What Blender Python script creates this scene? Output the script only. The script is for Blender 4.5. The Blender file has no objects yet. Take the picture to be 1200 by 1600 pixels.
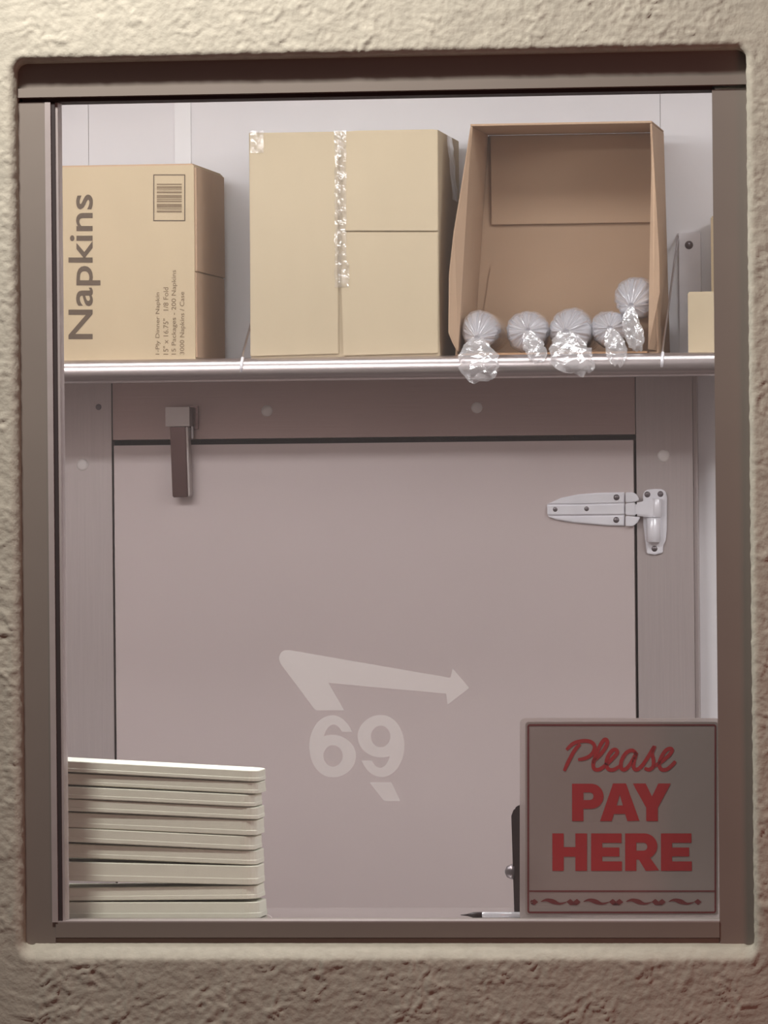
import bpy, bmesh, math, random
from mathutils import Vector, Matrix, noise
random.seed(7)

# ------------------------------------------------------------------ camera
F_PX = 9000.0
TH = math.atan(0.128)          # the camera stands to the right of the window and looks a little to the left
ROLL = math.radians(0.53)
DIST = 9.0
Z0 = 1.6
s, c = math.sin(TH), math.cos(TH)
FWD = Vector((-s, c, 0)); R0 = Vector((c, s, 0)); U0 = Vector((0, 0, 1))
RIGHT = R0 * math.cos(ROLL) - U0 * math.sin(ROLL)
UP = R0 * math.sin(ROLL) + U0 * math.cos(ROLL)
CAM = Vector((0, 0, Z0)) - FWD * DIST
scene = bpy.context.scene
col = scene.collection
cd = bpy.data.cameras.new('camera'); cam = bpy.data.objects.new('camera', cd); col.objects.link(cam)
cd.sensor_fit = 'VERTICAL'; cd.sensor_height = 36; cd.lens = F_PX / 1600 * 36
cd.clip_end = 100
cam.matrix_world = Matrix(((RIGHT.x, UP.x, -FWD.x, CAM.x), (RIGHT.y, UP.y, -FWD.y, CAM.y), (RIGHT.z, UP.z, -FWD.z, CAM.z), (0, 0, 0, 1)))
scene.camera = cam

# ------------------------------------------------------------------ world, lights, exposure
w = bpy.data.worlds.new('night'); scene.world = w; w.use_nodes = True
w.node_tree.nodes['Background'].inputs[0].default_value = (0.105, 0.078, 0.075, 1)
w.node_tree.nodes['Background'].inputs[1].default_value = 0.85
scene.view_settings.view_transform = 'Standard'; scene.view_settings.look = 'None'
scene.view_settings.exposure = 0.0; scene.view_settings.gamma = 1.0
scene.view_settings.use_curve_mapping = False

def area(name, loc, target, sx, sy, power, rgb):
    l = bpy.data.lights.new(name, 'AREA'); l.shape = 'RECTANGLE'; l.size = sx; l.size_y = sy
    l.energy = power; l.color = rgb
    o = bpy.data.objects.new(name, l); col.objects.link(o); o.location = loc
    o.rotation_euler = (Vector(target) - Vector(loc)).to_track_quat('-Z', 'Y').to_euler()
    return o
# strip lights on the kitchen ceiling, and an added fill lamp
area('strip_or_fill_light', (-0.95, 0.30, 2.56), (-0.95, 0.42, 0), 1.3, 0.22, 31, (0.97, 0.98, 1))
area('strip_or_fill_light', (-0.55, 1.66, 2.59), (-0.55, 2.25, 0), 2.2, 0.14, 10.5, (0.97, 0.98, 1))
area('strip_or_fill_light', (1.20, 0.75, 2.59), (1.20, 0.90, 0), 0.5, 0.8, 26, (0.97, 0.98, 1))  # fill lamp with no known fixture, added to brighten the right end of the back wall
# lamp under the canopy over the drive-through lane
area('canopy_light', (-0.62, -1.02, 3.50), (-0.15, 0, 1.9), 0.22, 0.18, 66, (1, 0.97, 0.915))
# red sign light further down the lane
area('red_sign_light', (1.9, -2.2, 0.9), (0.5, 0, 1.1), 0.6, 0.6, 11, (1, 0.30, 0.24))

# ------------------------------------------------------------------ helpers
def W(px, py, Y):
    d = FWD + RIGHT * ((px - 600) / F_PX) + UP * ((800 - py) / F_PX)
    return CAM + d * ((Y - CAM.y) / d.y)
def X(px, Y, py=800): return W(px, py, Y).x
def Z(py, Y, px=600): return W(px, py, Y).z
ORG = {}
def lin(v):
    v /= 255.0
    return v / 12.92 if v <= 0.04045 else ((v + 0.055) / 1.055) ** 2.4
def rgb(*a): return (lin(a[0]), lin(a[1]), lin(a[2]), 1)

def mat(name, color, rough=0.5, metal=0.0, var=0.08, scale=20, bump=0.0, bscale=None, stretch=(1, 1, 1), spec=0.5, transmission=0.0):
    m = bpy.data.materials.new(name); m.use_nodes = True
    nt = m.node_tree; b = nt.nodes['Principled BSDF']
    b.inputs['Roughness'].default_value = rough; b.inputs['Metallic'].default_value = metal
    b.inputs['Specular IOR Level'].default_value = spec
    b.inputs['Transmission Weight'].default_value = transmission
    tc = nt.nodes.new('ShaderNodeTexCoord'); mp = nt.nodes.new('ShaderNodeMapping')
    mp.inputs['Scale'].default_value = stretch
    nt.links.new(tc.outputs['Object'], mp.inputs['Vector'])
    n = nt.nodes.new('ShaderNodeTexNoise'); n.inputs['Scale'].default_value = scale; n.inputs['Detail'].default_value = 4
    nt.links.new(mp.outputs[0], n.inputs['Vector'])
    r = nt.nodes.new('ShaderNodeValToRGB')
    r.color_ramp.elements[0].position = 0.3; r.color_ramp.elements[1].position = 0.7
    r.color_ramp.elements[0].color = (color[0] * (1 - var), color[1] * (1 - var), color[2] * (1 - var), 1)
    r.color_ramp.elements[1].color = (min(1, color[0] * (1 + var)), min(1, color[1] * (1 + var)), min(1, color[2] * (1 + var)), 1)
    nt.links.new(n.outputs['Fac'], r.inputs['Fac']); nt.links.new(r.outputs[0], b.inputs['Base Color'])
    if bump:
        n2 = nt.nodes.new('ShaderNodeTexNoise'); n2.inputs['Scale'].default_value = bscale or scale; n2.inputs['Detail'].default_value = 5
        nt.links.new(mp.outputs[0], n2.inputs['Vector'])
        bp = nt.nodes.new('ShaderNodeBump'); bp.inputs['Strength'].default_value = 0.6; bp.inputs['Distance'].default_value = bump
        nt.links.new(n2.outputs['Fac'], bp.inputs['Height']); nt.links.new(bp.outputs[0], b.inputs['Normal'])
    return m

def film(name, color, clear, rough=0.15, gloss=0.2, translucent=0.5, bump=0.0, bscale=40):
    """clear film, glass or frosted vinyl: part see-through, part gloss, part milky"""
    m = bpy.data.materials.new(name); m.use_nodes = True; nt = m.node_tree
    for n in list(nt.nodes): nt.nodes.remove(n)
    out = nt.nodes.new('ShaderNodeOutputMaterial')
    tr = nt.nodes.new('ShaderNodeBsdfTransparent')
    di = nt.nodes.new('ShaderNodeBsdfDiffuse'); di.inputs[0].default_value = color
    tl = nt.nodes.new('ShaderNodeBsdfTranslucent'); tl.inputs[0].default_value = color
    gl = nt.nodes.new('ShaderNodeBsdfGlossy'); gl.inputs[0].default_value = (1, 1, 1, 1); gl.inputs['Roughness'].default_value = rough
    a = nt.nodes.new('ShaderNodeMixShader'); a.inputs[0].default_value = translucent
    nt.links.new(di.outputs[0], a.inputs[1]); nt.links.new(tl.outputs[0], a.inputs[2])
    b = nt.nodes.new('ShaderNodeMixShader'); b.inputs[0].default_value = 1 - clear
    nt.links.new(tr.outputs[0], b.inputs[1]); nt.links.new(a.outputs[0], b.inputs[2])
    fr = nt.nodes.new('ShaderNodeFresnel')      # thin sheet: the same reflection from either side
    geo = nt.nodes.new('ShaderNodeNewGeometry'); io = nt.nodes.new('ShaderNodeMath'); io.operation = 'MULTIPLY_ADD'
    io.inputs[1].default_value = 1 / 1.45 - 1.45; io.inputs[2].default_value = 1.45
    nt.links.new(geo.outputs['Backfacing'], io.inputs[0]); nt.links.new(io.outputs[0], fr.inputs[0])
    mu = nt.nodes.new('ShaderNodeMath'); mu.operation = 'MULTIPLY_ADD'; mu.inputs[1].default_value = 1.0; mu.inputs[2].default_value = gloss
    mu.use_clamp = True
    nt.links.new(fr.outputs[0], mu.inputs[0])
    d = nt.nodes.new('ShaderNodeMixShader'); nt.links.new(mu.outputs[0], d.inputs[0])
    nt.links.new(b.outputs[0], d.inputs[1]); nt.links.new(gl.outputs[0], d.inputs[2])
    nt.links.new(d.outputs[0], out.inputs[0])
    if bump:
        tc = nt.nodes.new('ShaderNodeTexCoord')
        n2 = nt.nodes.new('ShaderNodeTexNoise'); n2.inputs['Scale'].default_value = bscale; n2.inputs['Detail'].default_value = 3
        nt.links.new(tc.outputs['Object'], n2.inputs['Vector'])
        bp = nt.nodes.new('ShaderNodeBump'); bp.inputs['Distance'].default_value = bump; bp.inputs['Strength'].default_value = 0.8
        nt.links.new(n2.outputs['Fac'], bp.inputs['Height'])
        for q in (di, gl, tl): nt.links.new(bp.outputs[0], q.inputs['Normal'])
    return m

def tag(o, label=None, cat=None, group=None, kind=None):
    if label: o['label'] = label
    if cat: o['category'] = cat
    if group: o['group'] = group
    if kind: o['kind'] = kind
    return o
def empty(name, loc, label=None, cat=None, group=None, kind=None):
    o = bpy.data.objects.new(name, None); col.objects.link(o); o.location = loc; o.empty_display_size = 0.05
    ORG[o.name] = Vector(loc)
    return tag(o, label, cat, group, kind)
def finish(name, bm, m, parent=None, origin=None, smooth=False):
    """link a bmesh given in world coordinates as one object; parts are made relative to their thing's base"""
    o_ = ORG[parent.name] if parent else (Vector(origin) if origin is not None else Vector((0, 0, 0)))
    if o_.length: bmesh.ops.translate(bm, verts=bm.verts, vec=-o_)
    me = bpy.data.meshes.new(name); bm.to_mesh(me); bm.free()
    me.materials.append(m)
    if smooth:
        me.polygons.foreach_set('use_smooth', [True] * len(me.polygons))
    ob = bpy.data.objects.new(name, me); col.objects.link(ob)
    if parent: ob.parent = parent
    else: ob.location = o_
    ORG[ob.name] = o_
    return ob
def bev(bm, w_, seg=2):
    if w_ > 0:
        es = [e for e in bm.edges if len(e.link_faces) == 2 and e.calc_face_angle(0) > 0.5]
        bmesh.ops.bevel(bm, geom=es, offset=w_, segments=seg, affect='EDGES', clamp_overlap=True)
def add_box(bm, x0, x1, y0, y1, z0, z1):
    v = [bm.verts.new(p) for p in ((x0, y0, z0), (x1, y0, z0), (x1, y1, z0), (x0, y1, z0), (x0, y0, z1), (x1, y0, z1), (x1, y1, z1), (x0, y1, z1))]
    for f in ((0, 3, 2, 1), (4, 5, 6, 7), (0, 1, 5, 4), (1, 2, 6, 5), (2, 3, 7, 6), (3, 0, 4, 7)):
        bm.faces.new([v[i] for i in f])
def box(name, x0, x1, y0, y1, z0, z1, m, parent=None, b=0.002, origin=None, seg=2):
    bm = bmesh.new(); add_box(bm, min(x0, x1), max(x0, x1), min(y0, y1), max(y0, y1), min(z0, z1), max(z0, z1)); bev(bm, b, seg)
    return finish(name, bm, m, parent, origin)
def pbox(name, px0, py0, px1, py1, Y0, Y1, m, parent=None, b=0.002, origin=None):
    """box whose front face covers the picture rectangle px0,py0-px1,py1 at depth Y0"""
    mx, my = (px0 + px1) / 2, (py0 + py1) / 2
    return box(name, W(px0, my, Y0).x, W(px1, my, Y0).x, Y0, Y1, W(mx, py1, Y0).z, W(mx, py0, Y0).z, m, parent, b, origin)
def prism(name, pts3, depth, m, parent=None, b=0.0, origin=None, axis=Vector((0, 1, 0)), seg=2):
    """flat outline (3-D points) pushed along axis by depth"""
    bm = bmesh.new()
    a = [bm.verts.new(p) for p in pts3]; d = [bm.verts.new(Vector(p) + axis * depth) for p in pts3]
    bm.faces.new(a); bm.faces.new(list(reversed(d)))
    n = len(a)
    for i in range(n):
        bm.faces.new((a[i], d[i], d[(i + 1) % n], a[(i + 1) % n]))
    bmesh.ops.recalc_face_normals(bm, faces=bm.faces); bev(bm, b, seg)
    return finish(name, bm, m, parent, origin)
def catmull(pts, k=6, closed=False):
    out = []; n = len(pts)
    rng = range(n if closed else n - 1)
    for i in rng:
        p0 = pts[(i - 1) % n] if closed or i > 0 else pts[i]
        p1 = pts[i]; p2 = pts[(i + 1) % n]
        p3 = pts[(i + 2) % n] if closed or i + 2 < n else p2
        for j in range(k):
            t = j / k
            out.append(tuple(0.5 * ((2 * p1[q]) + (-p0[q] + p2[q]) * t + (2 * p0[q] - 5 * p1[q] + 4 * p2[q] - p3[q]) * t * t + (-p0[q] + 3 * p1[q] - 3 * p2[q] + p3[q]) * t ** 3) for q in range(len(p1))))
    if not closed: out.append(tuple(pts[-1]))
    return out
def add_tube(bm, path, r, seg=10, cap=True):
    path = [Vector(p) for p in path]; rings = []
    for i, p in enumerate(path):
        t = (path[min(i + 1, len(path) - 1)] - path[max(i - 1, 0)]).normalized()
        u = t.orthogonal().normalized() if i == 0 else (u - t * u.dot(t)).normalized()
        v = t.cross(u); rr = r[i] if isinstance(r, (list, tuple)) else r
        rings.append([bm.verts.new(p + (u * math.cos(2 * math.pi * k / seg) + v * math.sin(2 * math.pi * k / seg)) * rr) for k in range(seg)])
    for a, b in zip(rings, rings[1:]):
        for k in range(seg): bm.faces.new((a[k], a[(k + 1) % seg], b[(k + 1) % seg], b[k]))
    if cap:
        bm.faces.new(list(reversed(rings[0]))); bm.faces.new(rings[-1])
def tube(name, path, r, m, parent=None, seg=12, origin=None):
    bm = bmesh.new(); add_tube(bm, path, r, seg); bmesh.ops.recalc_face_normals(bm, faces=bm.faces)
    return finish(name, bm, m, parent, origin, smooth=True)
def dome(name, center, r, h, m, parent, nrm=Vector((0, -1, 0)), seg=14):
    """low button head standing on a vertical face"""
    bm = bmesh.new(); cen = Vector(center); u = Vector((1, 0, 0)); v = Vector((0, 0, 1)); prev = None
    for i in range(4):
        a = i / 4 * math.pi / 2
        ring = [bm.verts.new(cen + nrm * (h * math.sin(a)) + (u * math.cos(2 * math.pi * k / seg) + v * math.sin(2 * math.pi * k / seg)) * r * math.cos(a)) for k in range(seg)]
        if prev:
            for k in range(seg): bm.faces.new((prev[k], prev[(k + 1) % seg], ring[(k + 1) % seg], ring[k]))
        prev = ring
    bm.faces.new(prev); bmesh.ops.recalc_face_normals(bm, faces=bm.faces)
    return finish(name, bm, m, parent, smooth=True)
def flat(name, splines, Y, m, parent, groups=False):
    """filled flat print: closed outlines in picture pixels (holes allowed) laid on the plane at depth Y"""
    total = bmesh.new()
    for grp in (splines if groups else [splines]):
        cu = bpy.data.curves.new(name, 'CURVE'); cu.dimensions = '2D'; cu.fill_mode = 'BOTH'
        for sp in grp:
            sp = [p for i, p in enumerate(sp) if i == 0 or math.hypot(p[0] - sp[i - 1][0], p[1] - sp[i - 1][1]) > 0.02]
            q = cu.splines.new('POLY'); q.points.add(len(sp) - 1); q.use_cyclic_u = True
            for i, (x_, y_) in enumerate(sp): q.points[i].co = (x_ / 100, -y_ / 100, 0, 1)
        tmp = bpy.data.objects.new('tmp', cu); col.objects.link(tmp)
        dg = bpy.context.evaluated_depsgraph_get(); me = bpy.data.meshes.new_from_object(tmp.evaluated_get(dg))
        bpy.data.objects.remove(tmp); bpy.data.curves.remove(cu)
        total.from_mesh(me); bpy.data.meshes.remove(me)
    for v in list(total.verts): v.co = W(v.co.x * 100, -v.co.y * 100, Y)
    bmesh.ops.recalc_face_normals(total, faces=total.faces)
    bad = [f for f in total.faces if f.normal.y > 0]
    if bad: bmesh.ops.reverse_faces(total, faces=bad)
    return finish(name, total, m, parent)
def text(name, body, rect, Y, m, parent, up=False, offset=0.0):
    """lettering fitted to the picture rectangle (x0,y0,x1,y1); up = reads from bottom to top"""
    cu = bpy.data.curves.new(name, 'FONT'); cu.body = body; cu.size = 1; cu.offset = offset; cu.fill_mode = 'BOTH'; cu.resolution_u = 4
    tmp = bpy.data.objects.new('tmp', cu); col.objects.link(tmp)
    dg = bpy.context.evaluated_depsgraph_get(); dg.update()
    me = bpy.data.meshes.new_from_object(tmp.evaluated_get(dg)); bpy.data.objects.remove(tmp)
    bm = bmesh.new(); bm.from_mesh(me); bpy.data.meshes.remove(me); bpy.data.curves.remove(cu)
    xs = [v.co.x for v in bm.verts]; ys = [v.co.y for v in bm.verts]
    ax, bx_, ay, by = min(xs), max(xs), min(ys), max(ys); x0, y0, x1, y1 = rect
    for v in list(bm.verts):
        tx = (v.co.x - ax) / (bx_ - ax); ty = (v.co.y - ay) / (by - ay)
        if up: v.co = W(x1 + (x0 - x1) * ty, y1 + (y0 - y1) * tx, Y)
        else: v.co = W(x0 + (x1 - x0) * tx, y1 + (y0 - y1) * ty, Y)
    bmesh.ops.recalc_face_normals(bm, faces=bm.faces)
    if bm.faces and sum(f.normal.y for f in bm.faces) > 0: bmesh.ops.reverse_faces(bm, faces=bm.faces)
    return finish(name, bm, m, parent)
def ell(cx, cy, rx, ry, a0, a1, n=24):
    return [(cx + rx * math.cos(math.radians(a0 + (a1 - a0) * i / n)), cy - ry * math.sin(math.radians(a0 + (a1 - a0) * i / n))) for i in range(n + 1)]

# ------------------------------------------------------------------ materials
M = {}
M['stucco'] = mat('cream_stucco', rgb(170, 164, 150), 0.85, 0, 0.08, 60, 0.0016, 170)
M['frame'] = mat('bronze_anodised_aluminium', rgb(145, 135, 127), 0.42, 0.42, 0.02, 12)
M['bright_al'] = mat('bright_aluminium', rgb(172, 162, 160), 0.35, 0.2, 0.05, 30)
M['gasket'] = mat('black_rubber', rgb(46, 36, 36), 0.7)
M['screw_dark'] = mat('dark_screw', rgb(35, 28, 26), 0.5, 0.3)
M['panel'] = mat('white_wall_panel', rgb(240, 237, 238), 0.35, 0, 0.02, 6, 0.0002, 250)
M['batten'] = mat('white_batten', rgb(250, 249, 249), 0.3, 0, 0.02)
M['plain'] = mat('painted_plaster', rgb(168, 159, 155), 0.7, 0, 0.03, 10)
M['ceil'] = mat('white_ceiling', rgb(226, 222, 220), 0.8, 0, 0.03, 10)
M['floor'] = mat('red_quarry_floor', rgb(84, 66, 62), 0.5, 0, 0.1, 12)
M['asphalt'] = mat('asphalt', rgb(62, 60, 58), 0.9, 0, 0.25, 90, 0.003)
M['door'] = mat('satin_steel_door', rgb(211, 196, 193), 0.45, 0.25, 0.015, 3)
M['jamb'] = mat('brushed_steel_jamb', rgb(194, 182, 179), 0.38, 0.4, 0.035, 60, stretch=(6, 1, 0.12))
M['head'] = mat('brushed_steel_header', rgb(182, 158, 153), 0.38, 0.45, 0.03, 60, stretch=(0.12, 1, 6))
M['steel'] = mat('polished_steel_shelf', rgb(200, 190, 188), 0.30, 0.95, 0.01, 20)
M['counter'] = mat('steel_counter', rgb(200, 194, 192), 0.16, 0.9, 0.03, 50)
M['chrome'] = mat('cast_chrome', rgb(250, 248, 252), 0.28, 0.12, 0.03, 40)
M['closer'] = mat('satin_closer_steel', rgb(186, 176, 172), 0.3, 0.6, 0.03, 40)
M['closer_dark'] = mat('dark_polished_steel', rgb(112, 90, 88), 0.16, 0.95, 0.05, 40)
M['screw'] = mat('hinge_screw', rgb(120, 112, 114), 0.35, 0.8)
M['cap'] = mat('white_plastic_cap', rgb(236, 228, 224), 0.35, 0, 0.02)
M['card'] = mat('cardboard', rgb(194, 174, 142), 0.8, 0, 0.025, 14, 0.0002, 120, stretch=(1, 1, 0.3))
M['card2'] = mat('pale_cardboard', rgb(194, 177, 148), 0.8, 0, 0.025, 14, 0.0002, 120, stretch=(1, 1, 0.3))
M['card_in'] = mat('brown_cardboard', rgb(188, 158, 130), 0.85, 0, 0.03, 14, 0.0002, 120, stretch=(0.3, 1, 1))
M['card_edge'] = mat('cut_cardboard_edge', rgb(172, 134, 100), 0.9)
M['ink'] = mat('brown_black_ink', rgb(96, 80, 64), 0.8)
M['ink2'] = mat('faded_ink', rgb(132, 112, 86), 0.8)
M['tape'] = film('clear_tape', rgb(235, 230, 220), 0.82, 0.12, 0.10, 0.2, 0.002, 90)
M['bag'] = film('clear_plastic_bag', (0.80, 0.80, 0.84, 1), 0.50, 0.11, 0.30, 0.15, 0.004, 45)
M['tailfilm'] = film('bunched_plastic', (0.97, 0.97, 0.98, 1), 0.74, 0.10, 0.10, 0.4, 0.002, 60)
M['lid'] = mat('translucent_white_lids', rgb(206, 203, 207), 0.35, 0, 0.03, 40)
M['tray'] = mat('white_foam', rgb(214, 214, 198), 0.7, 0, 0.02, 60, 0.0003, 400)
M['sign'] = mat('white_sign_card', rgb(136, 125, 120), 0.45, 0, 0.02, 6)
M['red'] = mat('red_sign_ink', rgb(150, 8, 16), 0.5, 0, 0.04)
M['maroon'] = mat('dark_red_line', rgb(96, 22, 24), 0.5, 0, 0.04)
M['acrylic'] = film('clear_acrylic', rgb(205, 194, 190), 0.35, 0.1, 0.06, 0.55)
M['black'] = mat('black_plastic', rgb(40, 26, 26), 0.45, 0, 0.05)
M['pen'] = film('clear_pen_barrel', (0.97, 0.97, 1, 1), 0.12, 0.1, 0.2, 0.5)
M['paper'] = mat('white_paper', rgb(236, 232, 226), 0.7, 0, 0.02)
M['decal'] = film('frosted_vinyl', (0.95, 0.94, 0.93, 1), 0.46, 0.5, 0.0, 0.35)
M['glass'] = film('window_glass', (0.9, 0.86, 0.84, 1), 0.984, 0.02, 0.012, 0.5)

# ------------------------------------------------------------------ setting: outside
YF = -0.058   # stucco face
ox0 = (W(22, 300, YF).x + W(33, 1300, YF).x) / 2
ox1 = (W(1166, 300, YF).x + W(1176, 1300, YF).x) / 2
oz1 = (W(200, 93, YF).z + W(1000, 80, YF).z) / 2
oz0 = (W(200, 1491, YF).z + W(1000, 1490, YF).z) / 2
def stucco():
    rad = 0.016; pts = []
    def seg(ax, az, bx_, bz, nx, nz):
        L = math.hypot(bx_ - ax, bz - az); n = int(L / 0.0032)
        for i in range(n): pts.append((ax + (bx_ - ax) * i / n, az + (bz - az) * i / n, nx, nz))
    def arc(cx, cz, a0, a1):
        for i in range(9):
            a = math.radians(a0 + (a1 - a0) * i / 9); pts.append((cx + rad * math.cos(a), cz + rad * math.sin(a), math.cos(a), math.sin(a)))
    seg(ox0 + rad, oz1, ox1 - rad, oz1, 0, 1); arc(ox1 - rad, oz1 - rad, 90, 0)
    seg(ox1, oz1 - rad, ox1, oz0 + rad, 1, 0); arc(ox1 - rad, oz0 + rad, 0, -90)
    seg(ox1 - rad, oz0, ox0 + rad, oz0, 0, -1); arc(ox0 + rad, oz0 + rad, -90, -180)
    seg(ox0, oz0 + rad, ox0, oz1 - rad, -1, 0); arc(ox0 + rad, oz1 - rad, 180, 90)
    prof = [(0, 0.03), (0, 0.0), (0, -0.012), (0, -0.020), (0, -0.030), (0, -0.036), (0.0005, -0.042), (0.0015, -0.047), (0.003, -0.051), (0.0055, -0.0550), (0.0085, -0.0572)]
    o = 0.0115
    while o < 0.135: prof.append((o, YF)); o += 0.0032
    for o in (0.16, 0.2, 0.3, 0.5, 0.9): prof.append((o, YF))
    verts = []; n = len(pts); k = len(prof)
    for (x, z, nx, nz) in pts:
        down = max(0.0, -nz)
        for (o, y) in prof:
            lift = 0.014 * down * max(0.0, min(1.0, (y + 0.054) / 0.034)) if o < 0.012 else 0
            px, pz = x + nx * (o - lift), z + nz * (o - lift)
            face = max(0.0, min(1.0, o / 0.014)); p = Vector((px, y, pz))
            amp = 0.45 + 0.55 * face
            if o > 0.15: amp = 0.0
            q = p * 78 + Vector((3.1, 0, 1.7)); q += Vector((noise.noise(q * 0.5), 0, noise.noise(q * 0.5 + Vector((9, 9, 9))))) * 1.2
            r1 = 1 - abs(noise.noise(q)) * 2.0
            h = 0.0030 * max(0, r1) ** 2 * (0.5 + noise.noise(p * 22)) + 0.0011 * noise.noise(p * 150) + 0.0012 * noise.noise(p * 14)
            edge = 0.0016 * noise.noise(p * 75) * (1 - face) if o < 0.02 and y < -0.03 else 0
            px += nx * edge; pz += nz * edge
            verts.append((px, y - h * amp, pz))
    faces = []
    for i in range(n):
        j = (i + 1) % n
        for t in range(k - 1): faces.append((i * k + t, i * k + t + 1, j * k + t + 1, j * k + t))
    me = bpy.data.meshes.new('wall_front'); me.from_pydata(verts, [], faces); me.update()
    bm = bmesh.new(); bm.from_mesh(me); bmesh.ops.recalc_face_normals(bm, faces=bm.faces)
    bm.to_mesh(me); bm.free()
    if sum(p.normal.y for p in me.polygons) > 0: me.flip_normals()
    me.polygons.foreach_set('use_smooth', [True] * len(me.polygons)); me.materials.append(M['stucco'])
    o_ = bpy.data.objects.new('wall_front', me); col.objects.link(o_); ORG[o_.name] = Vector((0, 0, 0))
    return tag(o_, 'rough cream stucco wall around the pay window', 'wall', kind='structure')
wf = stucco()
# wall core behind the stucco, with the plastered kitchen side
bm = bmesh.new()
cx0, cx1, cz0, cz1 = ox0 - 0.012, ox1 + 0.012, oz0 - 0.012, oz1 + 0.012
for b_ in ((-1.9, cx0, 0, 2.62), (cx1, 1.7, 0, 2.62), (cx0, cx1, 0, cz0), (cx0, cx1, cz1, 2.62)): add_box(bm, b_[0], b_[1], 0.031, 0.13, b_[2], b_[3])
tag(finish('wall_inner', bm, M['plain']), 'plastered kitchen side of the window wall', 'wall', kind='structure')
tag(box('ground', -6, 6, -14, -0.06, -0.1, 0, M['asphalt'], b=0), 'asphalt of the drive-through lane', 'ground', kind='structure')

# ------------------------------------------------------------------ setting: kitchen shell
YB = 2.50
XL, XR, ZC = -1.9, 1.7, 2.62
tag(box('floor', XL, XR, 0.13, YB + 0.2, -0.1, 0, M['floor'], b=0), 'kitchen floor behind the window', 'floor', kind='structure')
tag(box('ceiling', XL, XR, 0.13, YB + 0.2, ZC, ZC + 0.1, M['ceil'], b=0), 'white kitchen ceiling', 'ceiling', kind='structure')
tag(box('wall_left', XL - 0.1, XL, 0.031, YB + 0.2, 0, ZC, M['plain'], b=0), 'left kitchen wall', 'wall', kind='structure')
tag(box('wall_right', XR, XR + 0.1, 0.031, YB + 0.2, 0, ZC, M['plain'], b=0), 'right kitchen wall', 'wall', kind='structure')
wb = tag(box('wall_back', XL, XR, YB, YB + 0.1, 0, ZC, M['plain'], b=0), 'white panelled wall behind the boxes', 'wall', kind='structure')
xs = [XL + 0.005, X(139, YB, 220), X(286, YB, 200), X(1033, YB, 300), XR - 0.005]
for a, b_ in zip(xs, xs[1:]):
    box('wall_panel', a + 0.0005, b_ - 0.0005, YB - 0.004, YB, 0.01, ZC - 0.01, M['panel'], wb, 0.001)
box('batten', X(274, YB, 200), X(299, YB, 200), YB - 0.009, YB - 0.004, 0.01, ZC - 0.01, M['batten'], wb, 0.003)

# ------------------------------------------------------------------ pay window
YW = -0.022   # face of the window frame
win = empty('window_1', (0, 0, oz0), 'aluminium framed pay window with a frosted arrow and number on its glass', 'window', kind='structure')
gx0 = (X(80, YW, 300) + X(90, YW, 1300)) / 2 - 0.004; gx1 = (X(1115, YW, 300) + X(1122, YW, 1300)) / 2
gz1 = (Z(156, YW, 100) + Z(139, YW, 1100)) / 2; gz0 = (Z(1441, YW, 100) + Z(1441, YW, 1100)) / 2
fz0 = Z(1480, YW, 600); fx0 = ox0 - 0.006; fx1 = ox1 + 0.006; fz1 = oz1 + 0.008
box('jamb', fx0, gx0, YW, 0.075, fz0 + 0.001, gz1 - 0.002, M['frame'], win, 0.0015)
box('jamb', gx1, fx1, YW, 0.075, fz0 + 0.001, gz1 - 0.002, M['frame'], win, 0.0015)
box('head_rail', fx0, fx1, YW, 0.075, gz1 + 0.004, fz1, M['frame'], win, 0.0015)
box('head_bead', fx0 + 0.012, gx1, YW + 0.004, 0.05, gz1 - 0.002, gz1 + 0.004, M['gasket'], win, 0.0005)
box('head_lip', fx0 + 0.004, fx1 - 0.004, YW - 0.007, YW + 0.001, gz1 + 0.005, gz1 + 0.019, M['frame'], win, 0.002)
box('bottom_rail', gx0 + 0.0003, gx1 - 0.0003, YW - 0.002, 0.075, Z(1465, YW), gz0, M['frame'], win, 0.0015)
box('sub_sill', gx0 + 0.0005, gx1 - 0.0005, YW + 0.002, 0.075, fz0 - 0.012, Z(1466, YW), M['frame'], win, 0.0015)
box('rail_cap', gx0, gx1, YW - 0.002, 0.02, gz0, gz0 + 0.002, M['bright_al'], win, 0.0006)
# slim stile and gasket of the sliding sash on the left, gasket on the right
box('stile', gx0 - 0.005, gx0 + 0.004, YW - 0.003, 0.02, gz0, gz1 - 0.003, M['bright_al'], win, 0.001)
box('gasket', gx0 + 0.004, gx0 + 0.010, YW + 0.002, 0.02, gz0, gz1 - 0.003, M['gasket'], win, 0.001)
box('glazing_bead', gx0 + 0.010, gx0 + 0.014, YW + 0.006, 0.02, gz0, gz1 - 0.003, M['bright_al'], win, 0.001)
for (px, py) in ((236, 1480), (962, 1481)):
    p = W(px, py - 1, YW + 0.002); dome('screw', (p.x, YW + 0.002, p.z), 0.0045, 0.003, M['screw_dark'], win)
pane = box('pane', gx0 + 0.011, gx1 + 0.004, 0.0, 0.006, gz0 - 0.002, gz1 + 0.002, M['glass'], win, 0)
def Q(p, o, k): return [(o[0] + x * k, o[1] + y * k) for (x, y) in p]
k6 = 0.31667; o6 = (400, 980)
arrow = [(165, 113), (960, 250), (970, 203), (1052, 300), (945, 382), (938, 328), (358, 275), (435, 410), (293, 410), (120, 178), (112, 152), (122, 126), (140, 114)]
tail = [(560, 765), (668, 765), (712, 858), (632, 858)]
six = ell(375, 588, 112, 153, 28, 262, 40) + ell(377, 636, 116, 105, 275, 471, 40) + ell(383, 590, 55, 110, 150, 42, 20)
hole = ell(380, 635, 48, 53, 0, 360, 32)[:-1]
rot = lambda P: [(617 - (x - 378), 587 - (y - 587)) for (x, y) in P]
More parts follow.
